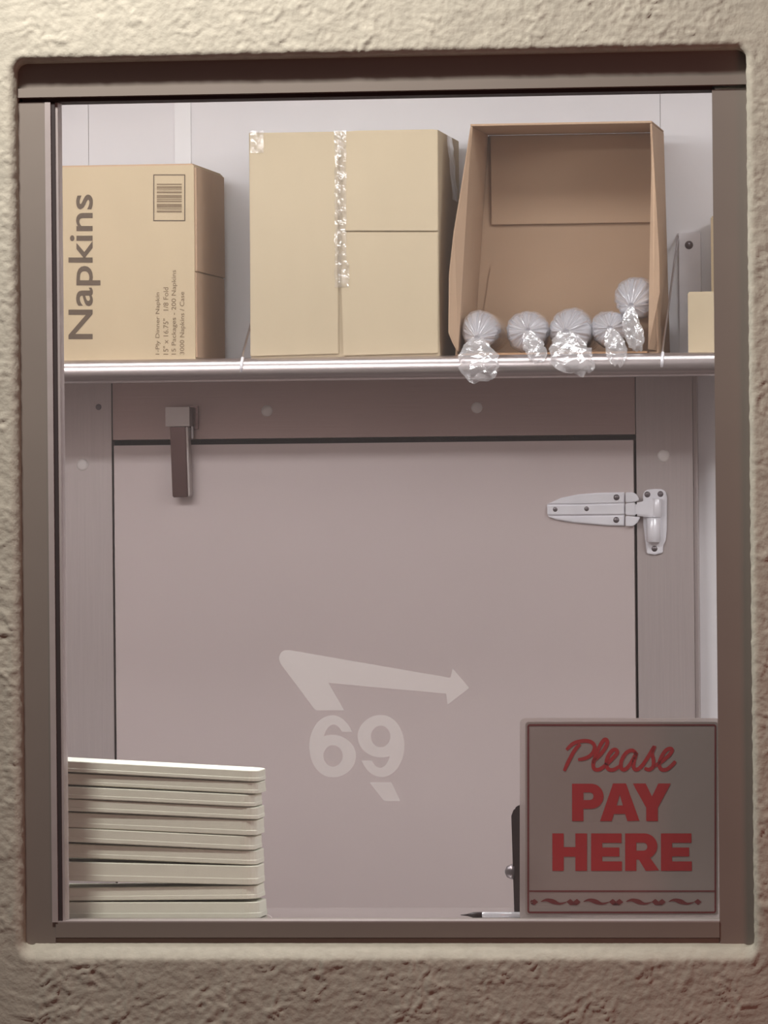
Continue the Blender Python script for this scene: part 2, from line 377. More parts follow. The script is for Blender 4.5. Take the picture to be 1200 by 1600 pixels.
dec = flat('frosted_decal', [[Q(p, o6, k6) for p in g] for g in ((arrow,), (tail,), (six, hole), (rot(six), rot(hole)))], -0.0006, M['decal'], pane, groups=True)
dec['label'] = 'pale frosted bent arrow with the number 69'

# ------------------------------------------------------------------ cold-room door and its steel surround
YD = 2.445
trim = empty('trim_1', (X(590, YB), YB, 0), 'brushed steel surround of the cold-room door', 'door frame', kind='structure')
jl0, jl1 = X(60, YD), X(174, YD, 650)
jr0, jr1 = X(996, YD, 900), X(1084, YD, 900)
zt = Z(603, YD)
zh = (Z(686, YD, 200) + Z(680, YD, 980)) / 2
box('jamb', jl0, jl1, YD, YB, 0, zt + 0.012, M['jamb'], trim, 0.002)
box('jamb', jr0, jr1, YD, YB, 0, zt + 0.012, M['jamb'], trim, 0.002)
box('edge_moulding', jr1 + 0.0005, jr1 + 0.008, YD + 0.012, YB, 0, zt + 0.012, M['jamb'], trim, 0.002)
box('header', jl1 + 0.002, jr0 - 0.002, YD + 0.004, YB, zh, zt + 0.012, M['head'], trim, 0.002)
for (px, py) in ((417, 642), (745, 637)):
    p = W(px, py, YD + 0.004); dome('cap', (p.x, p.y, p.z), 0.0115, 0.004, M['cap'], trim)
for (px, py) in ((129, 726), (1037, 712)):
    p = W(px, py, YD); dome('cap', (p.x, p.y, p.z), 0.0125, 0.004, M['cap'], trim)
p = W(154, 636, YD); dome('rivet', (p.x, p.y, p.z), 0.006, 0.0015, M['screw'], trim)
door = empty('door_1', (X(585, YD), YD, 0), 'satin grey cold-room door with a chrome strap hinge', 'door', kind='structure')
dx0, dx1 = jl1 + 0.0055, jr0 - 0.0055
dz1 = (Z(695, YD, 200) + Z(689, YD, 960)) / 2
box('gasket', jl1 + 0.0005, jr0 - 0.0005, YD + 0.03, YB, 0, zh - 0.001, M['gasket'], door, 0)
box('door_panel', dx0, dx1, YD - 0.006, YD + 0.028, 0.01, dz1, M['door'], door, 0.003)
# hinge, traced on its own plane
o5 = (840, 740); k5 = 0.18333
def hp(p, Y): return [W(*q, Y) for q in Q(p, o5, k5)]
YH = YD - 0.0065
strap = prism('hinge_strap', hp([(78, 262), (200, 206), (350, 176), (520, 163), (742, 159), (742, 448), (600, 446), (300, 420), (160, 396), (90, 365)], YH - 0.004), 0.004, M['chrome'], door, 0.001)
for P, h in (([(84, 258), (200, 212), (350, 182), (520, 170), (735, 166), (735, 246), (400, 256)], 0.0085), ([(82, 274), (735, 262), (735, 345), (82, 352)], 0.010), ([(98, 370), (735, 362), (735, 440), (600, 439), (300, 412), (165, 390)], 0.0085)):
    prism('strap_rib', hp(P, YH - h), h - 0.003, M['chrome'], strap, 0.0012)
for P in ([(748, 160), (810, 158), (846, 180), (866, 225), (830, 240), (748, 247)], [(748, 255), (830, 246), (835, 358), (748, 352)], [(748, 360), (875, 370), (850, 415), (815, 446), (748, 448)]):
    prism('clamp_block', hp(P, YH - 0.014), 0.014, M['chrome'], strap, 0.0015)
for (x, y) in ((150, 305), (418, 300), (672, 203), (670, 395)):
    q = W(*Q([(x, y)], o5, k5)[0], YH - 0.009); dome('screw', (q.x, YH - 0.0082, q.z), 0.0062, 0.003, M['screw'], strap)
YJ = YD - 0.0005
fl = prism('hinge_flange', hp([(898, 185), (905, 155), (935, 137), (1000, 130), (1060, 133), (1092, 155), (1102, 200), (1100, 480), (1090, 570), (1070, 610), (1066, 675), (1000, 692), (932, 682), (922, 610), (900, 430)], YJ - 0.006), 0.006, M['chrome'], door, 0.0015)
prism('hinge_arm', hp([(832, 250), (880, 240), (965, 216), (1040, 216), (1040, 371), (960, 373), (835, 357)], YJ - 0.022), 0.013, M['chrome'], fl, 0.003)
a_, b_ = W(*Q([(1020, 213)], o5, k5)[0], YJ - 0.016), W(*Q([(1015, 372)], o5, k5)[0], YJ - 0.016)
tube('barrel', [a_, a_.lerp(b_, 0.04), a_.lerp(b_, 0.5), a_.lerp(b_, 0.97), b_], [0.0085, 0.0095, 0.0098, 0.0095, 0.0085], M['chrome'], fl, 20)
a_, b_ = W(*Q([(987, 378)], o5, k5)[0], YJ - 0.015), W(*Q([(988, 586)], o5, k5)[0], YJ - 0.015)
tube('barrel', [a_, a_.lerp(b_, 0.04), a_.lerp(b_, 0.5), a_.lerp(b_, 0.97), b_], [0.0125, 0.0142, 0.0142, 0.0140, 0.012], M['chrome'], fl, 10)
for (x, y) in ((935, 178), (1047, 174), (996, 640)):
    q = W(*Q([(x, y)], o5, k5)[0], YJ - 0.006); dome('screw', (q.x, YJ - 0.0055, q.z), 0.0062, 0.003, M['screw'], fl)

# door closer hanging from the header
q = W(280, 700, YD - 0.03)
clo = empty('door_closer', (q.x, YD, q.z), 'steel door closer with a hanging arm on the cold-room header', 'door closer')
k1 = 0.3; o1 = (60, 540)
def cp(p, Y): return [W(*q_, Y) for q_ in Q(p, o1, k1)]
pbox('mount_block', 258.5, 636, 296, 666, YD - 0.045, YD + 0.0035, M['closer'], clo, 0.003)
pbox('side_plate', 296, 634, 309, 671, YD - 0.006, YD + 0.0035, M['closer_dark'], clo, 0.001)
prism('arm', cp([(684, 424), (768, 424), (780, 788), (698, 791)], YD - 0.046), 0.012, M['closer_dark'], clo, 0.002)
prism('arm_flange', cp([(768, 424), (778, 424), (790, 780), (780, 788)], YD - 0.048), 0.034, M['closer'], clo, 0.001)
prism('hook', cp([(794, 420), (803, 420), (804, 484), (796, 486)], YD - 0.02), 0.012, M['chrome'], clo, 0.001)

# ------------------------------------------------------------------ steel wall shelf
YS = 2.08
shz = (Z(562, YS, 100) + Z(553, YS, 1000)) / 2     # top of the shelf
sh = empty('wall_shelf', (0.0, YB, shz), 'polished steel wall shelf with a rolled front edge above the cold-room door', 'shelf')
sx0, sx1 = XL + 0.4, XR - 0.35
box('deck', sx0, sx1, YS, YB - 0.0045, shz - 0.006, shz, M['steel'], sh, 0.001)
r_ = 0.0225
prof = []
for i in range(28):
    a = 2 * math.pi * i / 28; prof.append((YS + 0.8 * r_ * math.cos(a), shz - r_ + r_ * math.sin(a)))
bm = bmesh.new(); n = len(prof)
va = [bm.verts.new((sx0, y, z)) for y, z in prof]; vb = [bm.verts.new((sx1, y, z)) for y, z in prof]
for i in range(n): bm.faces.new((va[i], va[(i + 1) % n], vb[(i + 1) % n], vb[i]))
bmesh.ops.recalc_face_normals(bm, faces=bm.faces)
finish('rolled_edge', bm, M['steel'], sh, smooth=True)
box('stiffener', X(1030, 2.3), sx1, 2.30, 2.33, shz - 0.03, shz - 0.006, M['steel'], sh, 0.002)
for (px, py) in ((1035, 562), (378, 570)):
    b0 = W(px, py, YS - 0.012); zt_ = W(1088, 366, YB).z
    tube('support_rod', [(b0.x, YS - 0.012, b0.z - 0.012), (b0.x, YS - 0.014, b0.z + 0.004), (b0.x, YS + 0.002, b0.z + 0.022), (b0.x, YB - 0.008, zt_ - 0.004)], [0.0022, 0.0026, 0.0022, 0.0022], M['steel'], sh, 8)
    tube('rod_hook', [(b0.x - 0.001, YS - 0.016, b0.z - 0.014), (b0.x, YS - 0.0205, b0.z - 0.002), (b0.x + 0.001, YS - 0.010, b0.z + 0.014)], 0.003, M['chrome'], sh, 8)
    br = box('wall_bracket', b0.x + 0.002, b0.x + 0.045, YB - 0.016, YB - 0.0045, shz + 0.002, zt_ + 0.003, M['chrome'], sh, 0.002)
    dome('bolt', (b0.x + 0.022, YB - 0.016, zt_ - 0.022), 0.0085, 0.006, M['screw'], br)

# ------------------------------------------------------------------ cardboard boxes on the shelf
def carton(name, x0, x1, y0, y1, z0, z1, m, label, open_front=False):
    return empty(name, ((x0 + x1) / 2, (y0 + y1) / 2, z0), label, 'box', 'cardboard boxes on the steel shelf')
# napkin box
y0 = 2.098; xa, xb = X(-40, y0), X(304, y0, 410); zb, zt2 = shz + 0.0005, (Z(262, y0, 100) + Z(257, y0, 300)) / 2
b1 = carton('napkin_box', xa, xb, y0, y0 + 0.36, zb, zt2, M['card'], 'printed cardboard napkin box on the left of the steel shelf')
box('body', xa, xb, y0, y0 + 0.36, zb, zt2, M['card'], b1, 0.003)
zm = Z(424, y0, 330)
box('end_flap', xb, xb + 0.004, y0 + 0.006, y0 + 0.355, zm + 0.0015, zt2 - 0.004, M['card_in'], b1, 0.001)
box('end_flap', xb, xb + 0.003, y0 + 0.004, y0 + 0.355, zb + 0.003, zm - 0.0015, M['card_in'], b1, 0.001)
box('top_flap', xa + 0.004, xb - 0.003, y0 + 0.003, y0 + 0.179, zt2, zt2 + 0.003, M['card_in'], b1, 0.001)
box('top_flap', xa + 0.004, xb - 0.003, y0 + 0.181, y0 + 0.357, zt2, zt2 + 0.003, M['card_in'], b1, 0.001)
YP = y0 - 0.0006
text('lettering', 'Napkins', (107, 304, 157, 530), YP, M['ink'], b1, True, 0.012)
for (body, xa_, xb_, yt) in (('1-Ply Dinner Napkin', 243, 251, 457), ('15" x 16.75"   1/8 Fold', 255, 263, 449), ('15 Packages - 200 Napkins', 268, 277, 422), ('3000 Napkins / Case', 281, 290, 456)):
    text('small_print', body, (xa_, yt, xb_, 554), YP, M['ink2'], b1, True, 0.004)
def ring(x0, y0, x1, y1, t): return [[(x0, y0), (x1, y0), (x1, y1), (x0, y1)], [(x0 + t, y0 + t), (x1 - t, y0 + t), (x1 - t, y1 - t), (x0 + t, y1 - t)]]
flat('barcode_border', ring(239.5, 272.5, 289.5, 345.5, 1.6), YP, M['ink'], b1)
bars = []; y = 287
for wd in (2, 4, 1.2, 3, 5, 1.5, 2.5, 6, 1.5, 3, 2, 5):
    if y + wd > 335: break
    bars.append([(245, y), (284, y), (284, y + wd), (245, y + wd)]); y += wd + random.choice((1.2, 1.8, 2.5))
flat('barcode', bars, YP, M['ink2'], b1)
# taped box
xa, xb = X(390, y0, 380), X(685, y0, 380); zt2 = (Z(207, y0, 450) + Z(203, y0, 640)) / 2
b2 = carton('taped_box', xa, xb, y0, y0 + 0.34, zb, zt2, M['card2'], 'plain taped cardboard box in the middle of the steel shelf')
xm = X(531, y0, 380)
box('body', xa, xb, y0 + 0.005, y0 + 0.36, zb, zt2, M['card2'], b2, 0.002)
def flap(pts, th, m, par): return prism('front_flap', pts, th, m, par, 0.0012)
flap([W(390, 207, y0), W(460, 208, y0), W(500, 206, y0), W(529, 207, y0), W(528, 380, y0), W(529, 553, y0), W(391, 557, y0)], 0.004, M['card2'], b2)
rf = flap([W(535, 206, y0), W(560, 204, y0), W(678, 202, y0), W(684, 206, y0), W(684.5, 361, y0), W(534, 361, y0)], 0.004, M['card2'], b2)
flap([W(534, 363, y0), W(684.5, 363, y0 - 0.0008), W(685, 552, y0), W(536, 556, y0), W(533, 450, y0)], 0.004, M['card2'], b2)
# crinkled clear tape over the seam
def tape_strip(rows, Y, parent, across=4):
    bm = bmesh.new(); g = []
    for i, (xl, xr, y) in enumerate(rows):
        g.append([bm.verts.new(W(xl + (xr - xl) * t / across, y, Y - 0.0008 - 0.0022 * random.random())) for t in range(across + 1)])
    for a, b_ in zip(g, g[1:]):
        for t in range(across): bm.faces.new((a[t], b_[t], b_[t + 1], a[t + 1]))
    return finish('tape', bm, M['tape'], parent)
tape_strip([(523 + random.uniform(-1, 1), 541 + random.uniform(-1, 1) + (4 if 410 < y < 450 else 0), y) for y in range(204, 456, 7)], y0 - 0.0005, b2)
tape_strip([(391, 412, y) for y in range(204, 240, 7)], y0 - 0.0005, b2)
bm = bmesh.new(); g = []
for i in range(12):
    z = zt2 - 0.002 - i * 0.011; g.append([bm.verts.new((xb + 0.0012 + 0.0025 * random.random(), y0 + 0.14 + t * 0.03 + i * 0.008, z)) for t in range(4)])
for a, b_ in zip(g, g[1:]):
    for t in range(3): bm.faces.new((a[t], a[t + 1], b_[t + 1], b_[t]))
finish('tape', bm, M['tape'], b2)
# open box with the cut-away front
y3 = 2.092; y3b = y3 + 0.34
zb3 = shz + 0.0005
yo = y3 + 0.055
xat, xab, xbt, xbb = X(735, yo, 200), X(711, yo, 540), X(1019, yo, 200), X(1029, yo, 540)
zt3 = Z(195, yo, 880)
b3 = carton('open_box', xab, xbb, y3, y3b, zb3, zt3, M['card_in'], 'open brown cardboard box lying on its side with wrapped sleeves inside')
t_ = 0.004
def quad(name, P, axis, m=None): return prism(name, [Vector(p) for p in P], t_, m or M['card_in'], b3, 0.0008, axis=Vector(axis))
quad('back_panel', [(xab + t_, y3b, zb3), (xbb - t_, y3b, zb3), (xbt - t_, y3b, zt3), (xat + t_, y3b, zt3)], (0, -1, 0))
quad('bottom_panel', [(xab + t_, yo, zb3), (xbb - t_, yo, zb3), (xbb - t_, y3b - t_, zb3), (xab + t_, y3b - t_, zb3)], (0, 0, 1))
quad('side_panel', [(xab, yo, zb3), (xab, y3b, zb3), (xat, y3b, zt3), (xat, yo, zt3)], (1, 0, 0))
quad('side_panel', [(xbb - t_, yo, zb3), (xbb - t_, y3b, zb3), (xbt - t_, y3b, zt3), (xbt - t_, yo, zt3)], (1, 0, 0))
quad('top_panel', [(xat, yo - 0.002, zt3 + 0.0005), (xbt, yo - 0.002, zt3 + 0.0005), (xbt, y3b, zt3 + 0.0005), (xat, y3b, zt3 + 0.0005)], (0, 0, 1))
# side flaps splayed open towards the room, their free edges cut at a slant
def splay(pts, yout):
    """pts: (px, py, k), k = 0 at the fold and 1 at the free edge"""
    return [W(px, py, yo - 0.001 - (yo - yout) * k) for (px, py, k) in pts]
yf = y3 - 0.006
bm_l = splay([(735, 196, 0), (722, 280, 0.45), (708, 365, 0.85), (701, 430, 1), (700, 520, 1), (706, 535, 0.9), (714, 549, 0.75), (717, 549, 0)], yf)
prism('side_flap', bm_l, 0.003, M['card_in'], b3, 0.0008, axis=Vector((0.8, 0.6, 0)))
bm_r = splay([(1019, 196, 0), (1024, 290, 0.3), (1030, 400, 0.8), (1031, 458, 1), (1022, 500, 0.9), (1013, 546, 0.8), (1026, 548, 0)], yf)
prism('side_flap', bm_r, 0.003, M['card_in'], b3, 0.0008, axis=Vector((-0.3, 0.95, 0)))
zs = Z(350, y3b, 880); zs2 = Z(415, y3b, 880)
quad('back_flap', [(xat + 0.010, y3b - t_ - 0.006, zs), (xbt - 0.010, y3b - t_ - 0.006, zs), (xbt - 0.009, y3b - t_ - 0.006, zt3 - 0.002), (xat + 0.009, y3b - t_ - 0.006, zt3 - 0.002)], (0, -1, 0))
quad('back_flap', [(xab + 0.010, y3b - t_, zb3 + t_), (xbb - 0.010, y3b - t_, zb3 + t_), (xbt - 0.008, y3b - t_, zs2), (xat + 0.006, y3b - t_, zs2)], (0, -1, 0))
box('front_flap', X(722, y3, 545), X(1010, y3, 545), y3 + 0.012, yo - 0.001, zb3, zb3 + t_, M['card_edge'], b3, 0.001)

# sleeves of lids in clear plastic with twisted ends
def sleeve(cx, cy, rpx, yfront, tailpts, label, rad_tail, flare, seed):
    rnd = random.Random(seed)
    cen = W(cx, cy, yfront); R = rpx * 1.235e-3
    base = cen - Vector((0, 0, R))
    t = empty('plastic_sleeve', base, label, 'plastic sleeve', 'wrapped sleeves in the open box')
    # stacked lids inside
    bm = bmesh.new(); L = 0.20; rr = []; pth = []
    for i in range(26):
        yy = yfront + 0.034 + L * i / 25; pth.append((cen.x, yy, cen.z)); rr.append(R * (0.90 if i % 2 else 0.84))
    add_tube(bm, pth, rr, 24); bmesh.ops.recalc_face_normals(bm, faces=bm.faces)
    finish('lid_stack', bm, M['lid'], t)
    # pleated cover closing to a knot at the front
    bm = bmesh.new(); seg = 96; rings = []; ph = [rnd.random() * 6.28 for _ in range(4)]
    knot = W(tailpts[0][0], tailpts[0][1], yfront - 0.018)
    stations = [(0.24, 1.0), (0.16, 1.0), (0.08, 1.0), (0.045, 0.99), (0.03, 0.96), (0.018, 0.88), (0.008, 0.74), (0.0, 0.56), (-0.006, 0.38), (-0.012, 0.24), (-0.018, 0.15)]
    for (dy, f) in stations:
        k = max(0.0, min(1, (0.05 - dy) / 0.068)); cpos = Vector((cen.x, yfront + dy, cen.z)).lerp(Vector((knot.x, yfront + dy, knot.z)), k ** 2)
        ring_ = []
        for q in range(seg):
            a = 2 * math.pi * q / seg
            pl = (math.sin(13 * a + ph[0] + 1.5 * math.sin(2 * a + ph[3])) + 0.8 * math.sin(22 * a + ph[1]) + 0.5 * math.sin(5 * a + ph[2]))
            r = R * f * (1 + 0.012 * math.sin(5 * a + dy * 60) + 0.05 * min(1, k + 0.2) * math.sin(2 * a + ph[2]) + 0.03 * math.sin(3 * a + ph[3])) + R * 0.045 * pl * math.sin(math.pi * min(1, k)) 
            yo = 0.0065 * pl * math.sin(math.pi * min(1, k))
            ring_.append(bm.verts.new(cpos + Vector((r * math.cos(a), yo, r * math.sin(a)))))
        rings.append(ring_)
    for a, b_ in zip(rings, rings[1:]):
        for q in range(seg): bm.faces.new((a[q], a[(q + 1) % seg], b_[(q + 1) % seg], b_[q]))
    bmesh.ops.recalc_face_normals(bm, faces=bm.faces)
    finish('wrapper', bm, M['bag'], t, smooth=True)
    # crumpled tail hanging from the knot
    P = catmull([tuple(W(x, y, yfront - 0.018 - d)) for (x, y, d) in tailpts], 4); n = len(P); bm = bmesh.new(); rings = []; sg = 16
    for i, p in enumerate(P):
        u = i / (n - 1); r = rad_tail * 1.235e-3 * (0.22 + flare * math.sin(min(1, u * 1.25) * math.pi * 0.62) - (0.35 * max(0, u - 0.8) / 0.2))
        ring_ = []
        for q in range(sg):
            a = 2 * math.pi * q / sg; k = r * (0.80 + 0.34 * rnd.random())
            ring_.append(bm.verts.new(Vector(p) + Vector((k * math.cos(a), 0.45 * k * math.sin(a), 0.35 * k * math.sin(a) + rnd.uniform(-0.004, 0.004) * (0.3 + u)))))
        rings.append(ring_)
    for a, b_ in zip(rings, rings[1:]):
        for q in range(sg): bm.faces.new((a[q], a[(q + 1) % sg], b_[(q + 1) % sg], b_[q]))
    bmesh.ops.triangulate(bm, faces=bm.faces[:]); bmesh.ops.recalc_face_normals(bm, faces=bm.faces)
    finish('twisted_end', bm, M['tailfilm'], t)
    return t
sleeve(747, 514, 31, 2.098, [(745, 528, 0), (747, 545, 0.014), (749, 566, 0.022), (750, 592, 0.020)], 'leftmost plastic-wrapped sleeve with its tail hanging over the shelf edge', 29, 0.85, 1)
sleeve(821, 517, 34, 2.098, [(824, 517, 0), (830, 530, 0.010), (836, 545, 0.016), (841, 562, 0.018)], 'second plastic-wrapped sleeve from the left with a short tail', 17, 0.8, 2)
sleeve(890, 513, 34, 2.098, [(884, 518, 0), (887, 534, 0.012), (892, 556, 0.020), (904, 580, 0.022)], 'third plastic-wrapped sleeve from the left with a wide crumpled tail', 31, 0.85, 3)
sleeve(950, 513, 30, 2.098, [(953, 513, 0), (958, 527, 0.012), (963, 546, 0.018), (965, 568, 0.020)], 'plastic-wrapped sleeve under the raised one in the open box', 16, 0.8, 4)
sleeve(990, 464, 34, 2.112, [(986, 478, 0), (985, 498, 0.010), (990, 520, 0.014), (995, 545, 0.014)], 'raised plastic-wrapped sleeve lying on top at the right', 15, 0.8, 5)

# cartons at the right end of the shelf
ya = 2.13
xa = X(1075, ya, 500)
b4 = carton('small_carton', xa, xa + 0.16, ya, ya + 0.2, zb, Z(458, ya, 1095), M['card2'], 'low pale carton in front of the wall bracket at the right')
zt4 = Z(458, ya, 1095)
box('body', xa, xa + 0.16, ya, ya + 0.20, zb, zt4, M['card2'], b4, 0.002)
box('top_flap', xa + 0.002, xa + 0.158, ya + 0.002, ya + 0.099, zt4, zt4 + 0.003, M['card2'], b4, 0.001)
box('top_flap', xa + 0.002, xa + 0.158, ya + 0.101, ya + 0.198, zt4, zt4 + 0.003, M['card2'], b4, 0.001)
yb_ = 2.345; xa = X(1111, yb_, 400)
b5 = carton('tall_carton', xa, xa + 0.16, yb_, yb_ + 0.12, zb, Z(340, yb_, 1115), M['card'], 'tall brown carton mostly hidden behind the right window jamb')
zt5 = Z(340, yb_, 1115)
box('body', xa, xa + 0.16, yb_, yb_ + 0.12, zb, zt5, M['card'], b5, 0.002)
box('top_flap', xa + 0.002, xa + 0.158, yb_ + 0.002, yb_ + 0.118, zt5, zt5 + 0.003, M['card'], b5, 0.001)

# ------------------------------------------------------------------ counter behind the glass and what stands on it
ctz = Z(1439, 0.10, 600)
ct = empty('counter', (0, 0.22, ctz - 0.9 if ctz > 0.9 else 0), 'polished steel counter along the inside of the pay window', 'counter')
ORG[ct.name] = Vector(ct.location)
box('worktop', XL + 0.3, XR - 0.3, 0.132, 0.40, ctz - 0.03, ctz, M['counter'], ct, 0.004)
box('sill_plate', gx0 - 0.02, gx1 + 0.02, 0.0765, 0.1315, ctz - 0.02, ctz, M['counter'], ct, 0.002)
box('apron', XL + 0.32, XR - 0.32, 0.375, 0.385, ctz - 0.25, ctz - 0.031, M['counter'], ct, 0.002)
for x in (XL + 0.36, XR - 0.36): box('leg', x - 0.02, x + 0.02, 0.33, 0.37, 0, ctz - 0.031, M['counter'], ct, 0.003)

# stack of foam trays
def rrect(x0, x1, y0, y1, r, n=5):
    P = []
    for (cx, cy, a0) in ((x1 - r, y1 - r, 0), (x0 + r, y1 - r, 90), (x0 + r, y0 + r, 180), (x1 - r, y0 + r, 270)):
        for i in range(n + 1): a = math.radians(a0 + 90 * i / n); P.append((cx + r * math.cos(a), cy + r * math.sin(a)))
    return P
def loft(layers):
    """layers: (outline, z); closed skin"""
    bm = bmesh.new(); rings = [[bm.verts.new((x, y, z)) for (x, y) in P] for (P, z) in layers]; n = len(rings[0])
    for a, b_ in zip(rings, rings[1:]):
        for q in range(n): bm.faces.new((a[q], a[(q + 1) % n], b_[(q + 1) % n], b_[q]))
    bm.faces.new(list(reversed(rings[0]))); bm.faces.new(rings[-1]); bmesh.ops.recalc_face_normals(bm, faces=bm.faces)
    return bm
ty0 = 0.145; hx0, hx1 = X(62, ty0), X(401, ty0, 1320); tw = hx1 - hx0; td = 0.11
def tray_meshes(h):
    i = lambda d: rrect(-tw + d, -d, d, td - d, 0.022)
    body = loft([(i(0.0008), 0.0004), (i(0.0008), h * 0.30), (i(0.0010), h * 0.36), (i(0.0014), h - 0.0016), (i(0.0022), h - 0.0007), (i(0.0034), h - 0.0002)])
    rim = loft([(i(0.0016), 0), (i(0.0004), 0.0006), (i(0.0), 0.0014), (i(0.0002), h * 0.30), (i(0.0012), h * 0.36)])
    return body, rim
me_cache = {}
# picture heights of the right-hand front corners and left ends of each tray's lower edge, bottom to top
ls = [(1438, 1432), (1408, 1405), (1376, 1383), (1340, 1352), (1315, 1329), (1293, 1306), (1267, 1281), (1247, 1261), (1226, 1241), (1206, 1222)]
top = (1187, 1203)
names_ = ['lowest of the stacked white foam trays, flat on the counter', 'second white foam tray from the bottom of the stack', 'third white foam tray from the bottom, just above the wedge-shaped gap', 'fourth white foam tray from the bottom of the stack', 'fifth white foam tray from the bottom of the stack', 'sixth white foam tray from the bottom of the stack', 'fourth white foam tray from the top of the stack', 'third white foam tray from the top of the stack', 'second white foam tray from the top of the stack', 'topmost white foam tray of the stack by the left jamb']
for i, (yl, yr) in enumerate(ls):
    nxt = ls[i + 1] if i < 9 else top
    h = abs(yr - nxt[1]) * 1.016e-3
    a = W(97, yl, ty0); b_ = W(393, yr, ty0)
    tilt = math.atan2(b_.z - a.z, b_.x - a.x)
    z = b_.z
    if i == 0: z = ctz + 0.0006; tilt = 0
    root = empty('foam_tray', (hx1 + (0.003, -0.001, 0.0005, -0.002, -0.004, -0.001, 0.001, -0.003, 0.002, 0.003)[i], ty0 + (0, 0.001, -0.001, 0.002, 0, 0.001, 0, -0.002, 0.001, 0)[i], z), names_[i], 'tray', 'stacked foam trays')
    root.rotation_euler = (0, -tilt, math.radians((0, -0.6, 0.5, -0.4, 0.3, -0.3, 0.4, 0.2, -0.4, 0.3)[i]))
    bo, ri = tray_meshes(h - 0.0012)
    for nm, bm in (('tray_body', bo), ('rim', ri)):
        me = bpy.data.meshes.new(nm); bm.to_mesh(me); bm.free(); me.materials.append(M['tray'])
        o = bpy.data.objects.new(nm, me); col.objects.link(o); o.parent = root

# pay-here sign
ys = 0.150
sg = empty('pay_sign', (X(967, ys, 1430), ys, ctz), 'square white sign with red lettering standing in the right corner of the window', 'sign')
def srr(x0, y0, x1, y1, r): return [(x0 + x1 - x, y) for (x, y) in rrect(x0, x1, y0, y1, r)]
prism('acrylic_holder', [W(x, y, ys) for (x, y) in srr(812, 1122, 1126, 1438.3, 9)], 0.006, M['acrylic'], sg, 0.0012)
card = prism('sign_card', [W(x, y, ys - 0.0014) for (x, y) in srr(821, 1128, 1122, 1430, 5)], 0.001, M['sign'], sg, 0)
YT = ys - 0.0021
def frame_line(x0, y0, x1, y1, r, t): return [srr(x0, y0, x1, y1, r), srr(x0 + t, y0 + t, x1 - t, y1 - t, max(1, r - t))]
flat('border_line', frame_line(824, 1131.5, 1119, 1427, 4, 2.6), YT, M['maroon'], card)
flat('band_line', [[(827, 1391.3), (1117, 1391.3), (1117, 1393.6), (827, 1393.6)]], YT, M['maroon'], card)
o8 = (780, 1080); k8 = 0.35
def stroke(P, wd):
    P = catmull(P, 6); L = []; R_ = []; n = len(P)
    for i, (x, y) in enumerate(P):
        dx = P[min(i + 1, n - 1)][0] - P[max(i - 1, 0)][0]; dy = P[min(i + 1, n - 1)][1] - P[max(i - 1, 0)][1]; d = math.hypot(dx, dy) or 1
        ww = wd / 2 * (0.75 + 0.25 * min(1, i / 5, (n - 1 - i) / 5))
        L.append((x - dy / d * ww, y + dx / d * ww)); R_.append((x + dy / d * ww, y - dx / d * ww))
    return L, R_
def ribbon(name, strokes, wd, Y, m, parent):
    bm = bmesh.new()
    for si, sp in enumerate(strokes):
        L, R_ = stroke(sp, wd)
        a = [bm.verts.new(W(*q, Y)) for q in Q(L, o8, k8)]; b_ = [bm.verts.new(W(*q, Y)) for q in Q(R_, o8, k8)]
        for i in range(len(a) - 1): bm.faces.new((a[i], b_[i], b_[i + 1], a[i + 1]))
    return finish(name, bm, m, parent)
ribbon('script_lettering', [
    [(290, 356), (310, 312), (338, 262), (362, 236)],
    [(300, 262), (330, 234), (372, 222), (408, 226), (426, 246), (416, 278), (388, 298), (352, 306)],
    [(416, 318), (452, 282), (478, 244), (482, 222), (470, 216), (452, 240), (432, 284), (420, 322), (424, 346), (444, 350), (470, 334), (506, 300), (526, 276), (522, 262), (506, 264), (486, 290), (478, 324), (488, 348), (512, 350), (540, 332)],
    [(612, 276), (592, 264), (566, 276), (546, 310), (544, 342), (560, 350), (582, 330), (604, 292), (612, 274), (602, 312), (600, 340), (614, 350), (636, 334), (664, 294), (688, 254), (692, 250), (682, 276), (688, 304), (688, 334), (670, 350), (648, 344)],
    [(690, 336), (722, 316), (756, 288), (772, 264), (762, 256), (742, 266), (722, 298), (714, 330), (726, 350), (750, 348), (776, 326), (786, 312)]], 17, YT, M['red'], card)
def arcD(x0, x1, y0, y1, t):   # bowl of P / R : outer and inner outline of a D
    r = (y1 - y0) / 2; return r
PAY = [
    [(325, 413), (410, 413)] + [(410 + 56 * math.sin(math.radians(a)), 469 - 56 * math.cos(math.radians(a))) for a in range(10, 180, 10)] + [(410, 525), (376, 525), (376, 580), (325, 580)],
    [(376, 452), (404, 452)] + [(404 + 17 * math.sin(math.radians(a)), 469 - 17 * math.cos(math.radians(a))) for a in range(15, 180, 15)] + [(404, 486), (376, 486)],
    [(508, 412), (566, 412), (626, 578), (572, 580), (562, 548), (512, 548), (502, 580), (450, 580)],
    [(524, 510), (552, 510), (538, 462)],
    [(596, 412), (654, 412), (682, 470), (710, 412), (766, 412), (708, 520), (708, 580), (656, 580), (656, 520)]]
def rect(x0, y0, x1, y1): return [(x0, y0), (x1, y0), (x1, y1), (x0, y1)]
def letterE(x): return [(x, 635), (x + 136, 635), (x + 136, 677), (x + 50, 677), (x + 50, 698), (x + 126, 698), (x + 126, 738), (x + 50, 738), (x + 50, 760), (x + 138, 760), (x + 138, 802), (x, 802)]
